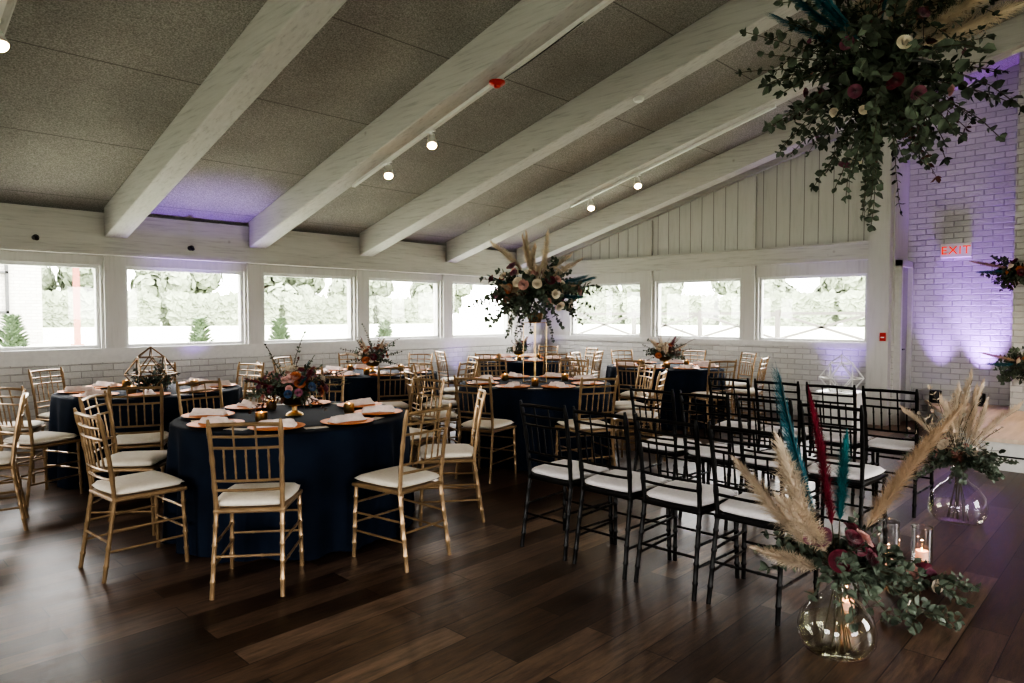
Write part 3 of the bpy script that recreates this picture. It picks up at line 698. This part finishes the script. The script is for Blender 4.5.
for (x,y,z,sd) in ((10.11,1.25,1.98,61),(10.11,1.12,.86,62)):
    rr=random.Random(sd); r=empty('floral_cluster',(x,y,z),0,'cluster of greenery, rust blooms and feathers on the brick pilaster','flower arrangement')
    foliage(r,rr,(0,0,0),.36,60,.07,-.8,.8,.5,(.25,1,.7)); roses(r,rr,(-.05,0,0),.16,['rust']*4+['burgundy']*3+['cream']*2,-.5,.7,.05,(.4,1,1))
    child('pampas_plume',PMb[0],r,(-.02,0,0),Vector((-.1,1,.25)),0,.6)
    child('feather',FT,r,(-.02,0,0),Vector((-.1,1,.0)),0,.9)
m=MB(); m.box((-.16,-.16,0),(.16,.16,.62)); m.box((-.19,-.19,.62),(.19,.19,.66)); m.box((-.19,-.19,0),(.19,.19,.05))
o=m.obj('display_pedestal',[WHITEM]); o.location=(7.5,2.45,0); tag(o,'small white square pedestal behind the chair rows','pedestal')
geo('geometric_lantern',7.5,2.45,.661,1.0,WHITEM,'white geometric wire lantern on a pedestal',False,'lantern')

# ------------------------------------------------------------------ ceiling fixtures
def track(x,y0,y1,label):
    m=MB()
    m.prism([(x-.02,y0,zb(y0)-.03),(x+.02,y0,zb(y0)-.03),(x+.02,y0,zb(y0)),(x-.02,y0,zb(y0))],[(x-.02,y1,zb(y1)-.03),(x+.02,y1,zb(y1)-.03),(x+.02,y1,zb(y1)),(x-.02,y1,zb(y1))])
    o=m.obj('lighting_track',[WHITEM],weld=True); tag(o,label,'light track')
track(4.24,2.6,6.5,'white lighting track fixed under a ceiling beam'); track(7.53,3.2,6.1,'white lighting track fixed under a ceiling beam'); track(.86,3.5,6.1,'white lighting track fixed under a ceiling beam'); track(9.15,-1.0,1.3,'white lighting track fixed under a ceiling beam')  # the last track is added out of view to carry the stage spot
def spot(x,y,aim,e=14,size=1.8):
    z=zb(y)-.03; r=empty('track_spotlight',(x,y,z),0,'small white track spotlight with warm glowing bulb','spotlight','track spotlights')
    m=MB(); m.tube([(0,0,0),(0,0,-.05)],.009,8); m.box((-.018,-.04,-.012),(.018,.04,0)); m.obj('mounting_arm',[WHITEM],r)
    d=Vector(aim).normalized(); c=Vector((0,0,-.09))
    m=MB(); m.tube([c-d*.065,c-d*.06,c-d*.01,c+d*.0,c+d*.075],[.02,.034,.036,.042,.047],20); m.obj('lamp_head',[WHITEM],r,smooth=True,angle=30)
    m=MB(); m.tube([c+d*.0755,c+d*.085,c+d*.093],[.042,.038,.022],20); m.obj('bulb',[BULB],r)
    l=bpy.data.lights.new('spot_lamp','SPOT'); l.energy=e; l.color=(1,.74,.48); l.spot_size=size; l.spot_blend=1; l.shadow_soft_size=.03
    o=bpy.data.objects.new('spot_lamp',l); C.objects.link(o); o.parent=r; o.location=c+d*.11; o.rotation_mode='QUATERNION'; o.rotation_quaternion=d.to_track_quat('-Z','Y')
spot(4.24,5.85,(-.4,-.55,-1)); spot(4.24,5.15,(-.4,-.55,-1)); spot(7.53,5.0,(-.5,-.5,-1)); spot(7.53,5.75,(-.5,-.5,-1)); spot(.86,5.15,(.2,-.6,-1))
spot(9.15,.6,(-.02,.1,-1),330,1.0)  # unseen spot added out of frame to warm and brighten the stage
m=MB(); m.lathe([(0,0),(.055,0),(.055,-.03),(.04,-.05),(0,-.055)],24); o=m.obj('smoke_detector',[WHITEM],smooth=True); o.location=(5.81,3.85,zb(3.85)+.014); tag(o,'round white smoke detector under a beam','smoke detector')
r=empty('fire_alarm',(4.22,4.24,zb(4.24)-.028),0,'round red fire alarm under a white beam','fire alarm')
m=MB(); m.lathe([(0,0),(.07,0),(.07,-.02),(.05,-.035),(0,-.035)],24); m.obj('alarm_base',[RED],r,smooth=True)
m=MB(); m.lathe([(0,-.035),(.03,-.035),(.024,-.055),(0,-.06)],20); m.obj('strobe_lens',[RED],r,smooth=True)
m=MB(); pts=[]
for i in range(13):
    tt=i/12; y=4.20-.9*tt; pts.append((4.255-.12*math.sin(tt*pi),y,zb(y)-.02-.10*math.sin(tt*pi)))
m.tube(pts,.005,6); o=m.obj('wall_cable',[DARKM]); tag(o,'thin dark electrical cable looped under the beam','cable')
# exit sign
r=empty('exit_sign',(XB,2.05,2.31),0,'pale exit sign with glowing red letters','exit sign')
m=MB(); m.box((-.05,-.175,-.095),(0,.175,.095)); o=m.obj('sign_housing',[mat('exit_sign_face',(.74,.70,.66),.5,var=.02)],r); bv=o.modifiers.new('b','BEVEL'); bv.width=.008; bv.segments=2
cu=bpy.data.curves.new('exit_letters','FONT'); cu.body='EXIT'; cu.size=.150; cu.align_x='CENTER'; cu.align_y='CENTER'; cu.extrude=.001; cu.space_character=1.12
to=bpy.data.objects.new('tmp',cu); C.objects.link(to); bpy.context.view_layer.update()
me=bpy.data.meshes.new_from_object(to); bpy.data.objects.remove(to)
me.materials.clear(); me.materials.append(mat('exit_red_letters',(.75,.015,.005),.5,emit=(1,.05,.01),es=.8))
o=bpy.data.objects.new('exit_letters',me); C.objects.link(o); o.parent=r
o.matrix_local=Matrix(((0,0,-1,-.052),(-1,0,0,0),(0,1,0,-.005),(0,0,0,1)))
m=MB(); m.box((-.03,-.035,-.055),(.0,.035,.055)); m.box((-.04,-.02,-.012),(-.03,.02,.0),1); o=m.obj('fire_pull_station',[RED,WHITEM]); o.location=(XW-.139,2.70,1.17); tag(o,'small red fire alarm pull station on the white post','alarm switch')
for x in (1.72,3.3):
    m=MB(); m.tube([(0,0,0),(0,-.05,0)],.03,14); m.tube([(0,-.05,0),(0,-.09,-.02)],[.024,.02],14); o=m.obj('wall_speaker',[DARKM],smooth=True); o.location=(x,YW-.10,2.27); tag(o,'small dark round sensor on the white header beam','sensor')

# ------------------------------------------------------------------ uplights
def uplight(x,y,z,e,tilt,size=1.05,col=(.38,.19,1)):
    r=empty('uplight',(x,y,z),0,'small black floor uplight glowing purple','uplight','purple uplights')
    m=MB(); m.lathe([(0,0),(.07,0),(.075,.02),(.07,.16),(.06,.16),(.055,.13),(0,.12)],24); m.obj('lamp_body',[DARKM],r,smooth=True)
    m=MB(); m.lathe([(0,.125),(.053,.125),(.053,.132),(0,.132)],20); m.obj('lamp_lens',[PURP],r)
    l=bpy.data.lights.new('purple_lamp','SPOT'); l.energy=e; l.color=col; l.spot_size=size; l.spot_blend=.9; l.shadow_soft_size=.05
    o=bpy.data.objects.new('purple_lamp',l); C.objects.link(o); o.parent=r; o.location=(0,0,.15); o.rotation_mode='QUATERNION'
    o.rotation_quaternion=Vector(tilt).normalized().to_track_quat('-Z','Y')
PC=(.48,.20,1)
uplight(3.34,8.36,0,340,(0,.01,1),.8); uplight(9.70,3.25,0,120,(.10,0,1)); uplight(10.36,1.72,.3,430,(.18,0,1),.95,PC); uplight(9.45,8.3,0,60,(.1,.1,1)); uplight(7.7,8.48,0,40,(0,.1,1)); uplight(10.36,2.2,.3,150,(.18,0,1),.9,PC)

# ------------------------------------------------------------------ exterior
CON=mat('pale_lawn_and_lot',(.42,.46,.34),.9,var=.28,scale=.35)
g=MB()
ringz=[(.25,-.11),(2.5,.25),(7,.72),(18,.95),(60,1.05)]
vs=[];
for e_,z in ringz: vs+=[(X0-e_,Y0-e_,z),(XB+e_,Y0-e_,z),(XB+e_,YW+e_,z),(X0-e_,YW+e_,z)]
fs=[(i*4+k,i*4+(k+1)%4,(i+1)*4+(k+1)%4,(i+1)*4+k) for i in range(4) for k in range(4)]
g.add(vs,fs); o=g.obj('ground',[CON],weld=True); tag(o,'pale sunlit lawn and lot outside the windows','ground')
def gz(x,y):
    e_=max(x-XB,y-YW,X0-x,Y0-y)
    for (a,za),(b,zb_) in zip(ringz,ringz[1:]):
        if e_<=b: return za+(zb_-za)*(e_-a)/(b-a)
    return 1.05
TREE=mat('tree_foliage_outdoor',(.19,.22,.15),.9,var=.2,scale=.8); TRUNK=mat('tree_bark',(.2,.18,.15),.9); SHR=mat('evergreen_shrub_leaf',(.10,.14,.08),.9,var=.4,scale=6)
def tree_proto(hh,w,seed):
    rr=random.Random(seed); r=empty('garden_tree',(0,0,0),0,'leafy green tree beyond the parking lot','tree','trees outside')
    m=MB(); m.tube([(0,0,-.1),(.1,.05,hh*.3),(0,.1,hh*.6)],[.2,.14,.07],8); m.obj('trunk',[TRUNK],r)
    m=MB()
    for i in range(3600):
        b=i%16; q=random.Random(seed*50+b); cc=Vector((q.uniform(-.42,.42)*w,q.uniform(-.3,.3)*w,hh*q.uniform(.10,.85))); rad=w*q.uniform(.18,.28)
        dd_=rdir(rr,-1,1); p=cc+dd_*rad*rr.uniform(.7,1.0); tt=dd_.cross(rdir(rr,-1,1)); m.leaf(p,tt if tt.length>.05 else dd_,dd_,rr.uniform(.35,.6),.42)
    m.obj('canopy',[TREE],r); return r
tp=[tree_proto(4.2,3.6,5),tree_proto(5.0,3.8,6),tree_proto(3.4,3.5,7)]
pos=[(-3+i*5.7,37+(i%2)*1.5) for i in range(7)]+[(36+(i%2)*1.5,0+i*5.7) for i in range(6)]
for i,(x,y) in enumerate(pos):
    p=tp[i%3]
    if i<3: p.location=(x,y,gz(x,y)); p.rotation_euler=(0,0,R.uniform(-.3,.3))
    else: dup(p,(x,y,gz(x,y)),R.uniform(-.3,.3)+(pi/2 if i>6 else 0))
m=MB(); rr=random.Random(77)
for i in range(2600):
    p=Vector((rr.uniform(-2.5,2.5),rr.choice((-.45,.45,rr.uniform(-.45,.45))),rr.uniform(0,1.3)+.08*math.sin(i)))
    tt=Vector((rr.uniform(-1,1),rr.uniform(-.2,.2),rr.uniform(-1,1))); m.leaf(p,tt,Vector((0,-1,.4)),rr.uniform(.28,.42),.3)
hm=m.mesh('hedge',[TREE])
hp=[(-3+i*5.7,33.0,0) for i in range(6)]+[(32.0,2+i*5.7,-pi/2) for i in range(5)]
for x,y,rz in hp:
    o=bpy.data.objects.new('hedge',hm); C.objects.link(o); o.location=(x,y,gz(x,y)); o.rotation_euler=(0,0,rz)
    tag(o,'long clipped green hedge beyond the lawn','hedge','hedges outside')
def shrub(x,y,hh):
    m=MB(); rr=random.Random(int(x*10)); 
    for k in range(420):
        t=rr.random(); a=rr.uniform(0,6.28); rad=.28*hh*(1-t)+.03; p=Vector((rad*math.cos(a)*.8,rad*math.sin(a)*.8,.05+t*hh*.93)); m.leaf(p,Vector((math.cos(a),math.sin(a),.9)),Vector((0,0,1)),.14,.07)
    m.lathe([(0,-.05),(.24*hh,.06),(.17*hh,hh*.4),(.02,hh*.95)],10); o=m.obj('conifer_shrub',[SHR]); o.location=(x,y,gz(x,y)); tag(o,'small cone-shaped evergreen shrub','shrub','evergreen shrubs')
for x,y,hh in ((2.16,12.4,1.05),(4.9,12.4,1.0),(6.4,12.4,1.0),(9.0,12.6,.9)): shrub(x,y,hh)
m=MB(); m.box((-6,19,.3),(3.9,19.3,5)); o=m.obj('brick_building',[m_brick('pale_outdoor_brick',(.42,.40,.37))]); tag(o,'pale brick building outside the window','building')
GREYM=mat('grey_mullion_metal',(.05,.05,.05),.5)
m=MB(); 
for k in range(8): m.box((-4.5+k*1.1,18.93,.4),(-4.44+k*1.1,19.0,3.6))
for z in (.4,1.5,2.4,3.56): m.box((-4.5,18.93,z),(3.26,19.0,z+.05))
o=m.obj('storefront_grid',[GREYM]); tag(o,'dark mullion grid on the building front','window grid')
m=MB(); m.box((-.05,-.05,0),(.05,.05,3.4)); m.box((-.1,-.1,0),(.1,.1,.15)); o=m.obj('red_post',[mat('faded_red_paint',(.24,.08,.055),.6)]); o.location=(3.85,15.9,gz(3.85,15.9)); tag(o,'thin faded red post outside','post')
FEN=mat('weathered_fence_wood',(.11,.10,.09),.8)
for k in range(7):
    y=-1.5+2.2*k; x=17.5; 
    m=MB(); m.box((-.05,-.05,-.1),(.05,.05,.88)); 
    for z in (.08,.76): m.box((-.03,.05,z),(.03,2.15,z+.07))
    L=math.hypot(2.08,.62); an=math.atan2(.62,2.08)
    for s in (1,-1):
        M=Matrix.Translation((0.0,1.1,.45))@Matrix.Rotation(s*an,4,'X'); m.box((-.02,-L/2,-.03),(.02,L/2,.03),0,M)
    o=m.obj('fence_panel',[FEN]); o.location=(x,y,gz(x,y)); tag(o,'rustic wooden fence panel with crossed rails','fence','crossed rail fence')

# ------------------------------------------------------------------ world, camera
w=bpy.data.worlds.new('world'); bpy.context.scene.world=w; w.use_nodes=True; nt=w.node_tree
bg=nt.nodes['Background']; tc=N(nt,'ShaderNodeTexCoord'); sp=N(nt,'ShaderNodeSeparateXYZ'); nt.links.new(tc.outputs['Generated'],sp.inputs[0])
nt.links.new(ramp(nt,sp.outputs[2],[(0,(1,.975,.935)),(.6,(.97,.962,.962))]),bg.inputs[0]); bg.inputs[1].default_value=21.0
try: bpy.context.scene.view_settings.look='AgX - High Contrast'
except Exception as ex: print(ex)
cam=bpy.data.cameras.new('camera'); co=bpy.data.objects.new('camera',cam); C.objects.link(co)
cam.lens=24; cam.sensor_width=36; cam.clip_start=.05; cam.clip_end=300
co.location=(0,0,H); co.rotation_euler=(pi/2-math.atan(26/683),0,math.radians(43.9-90))
bpy.context.scene.camera=co
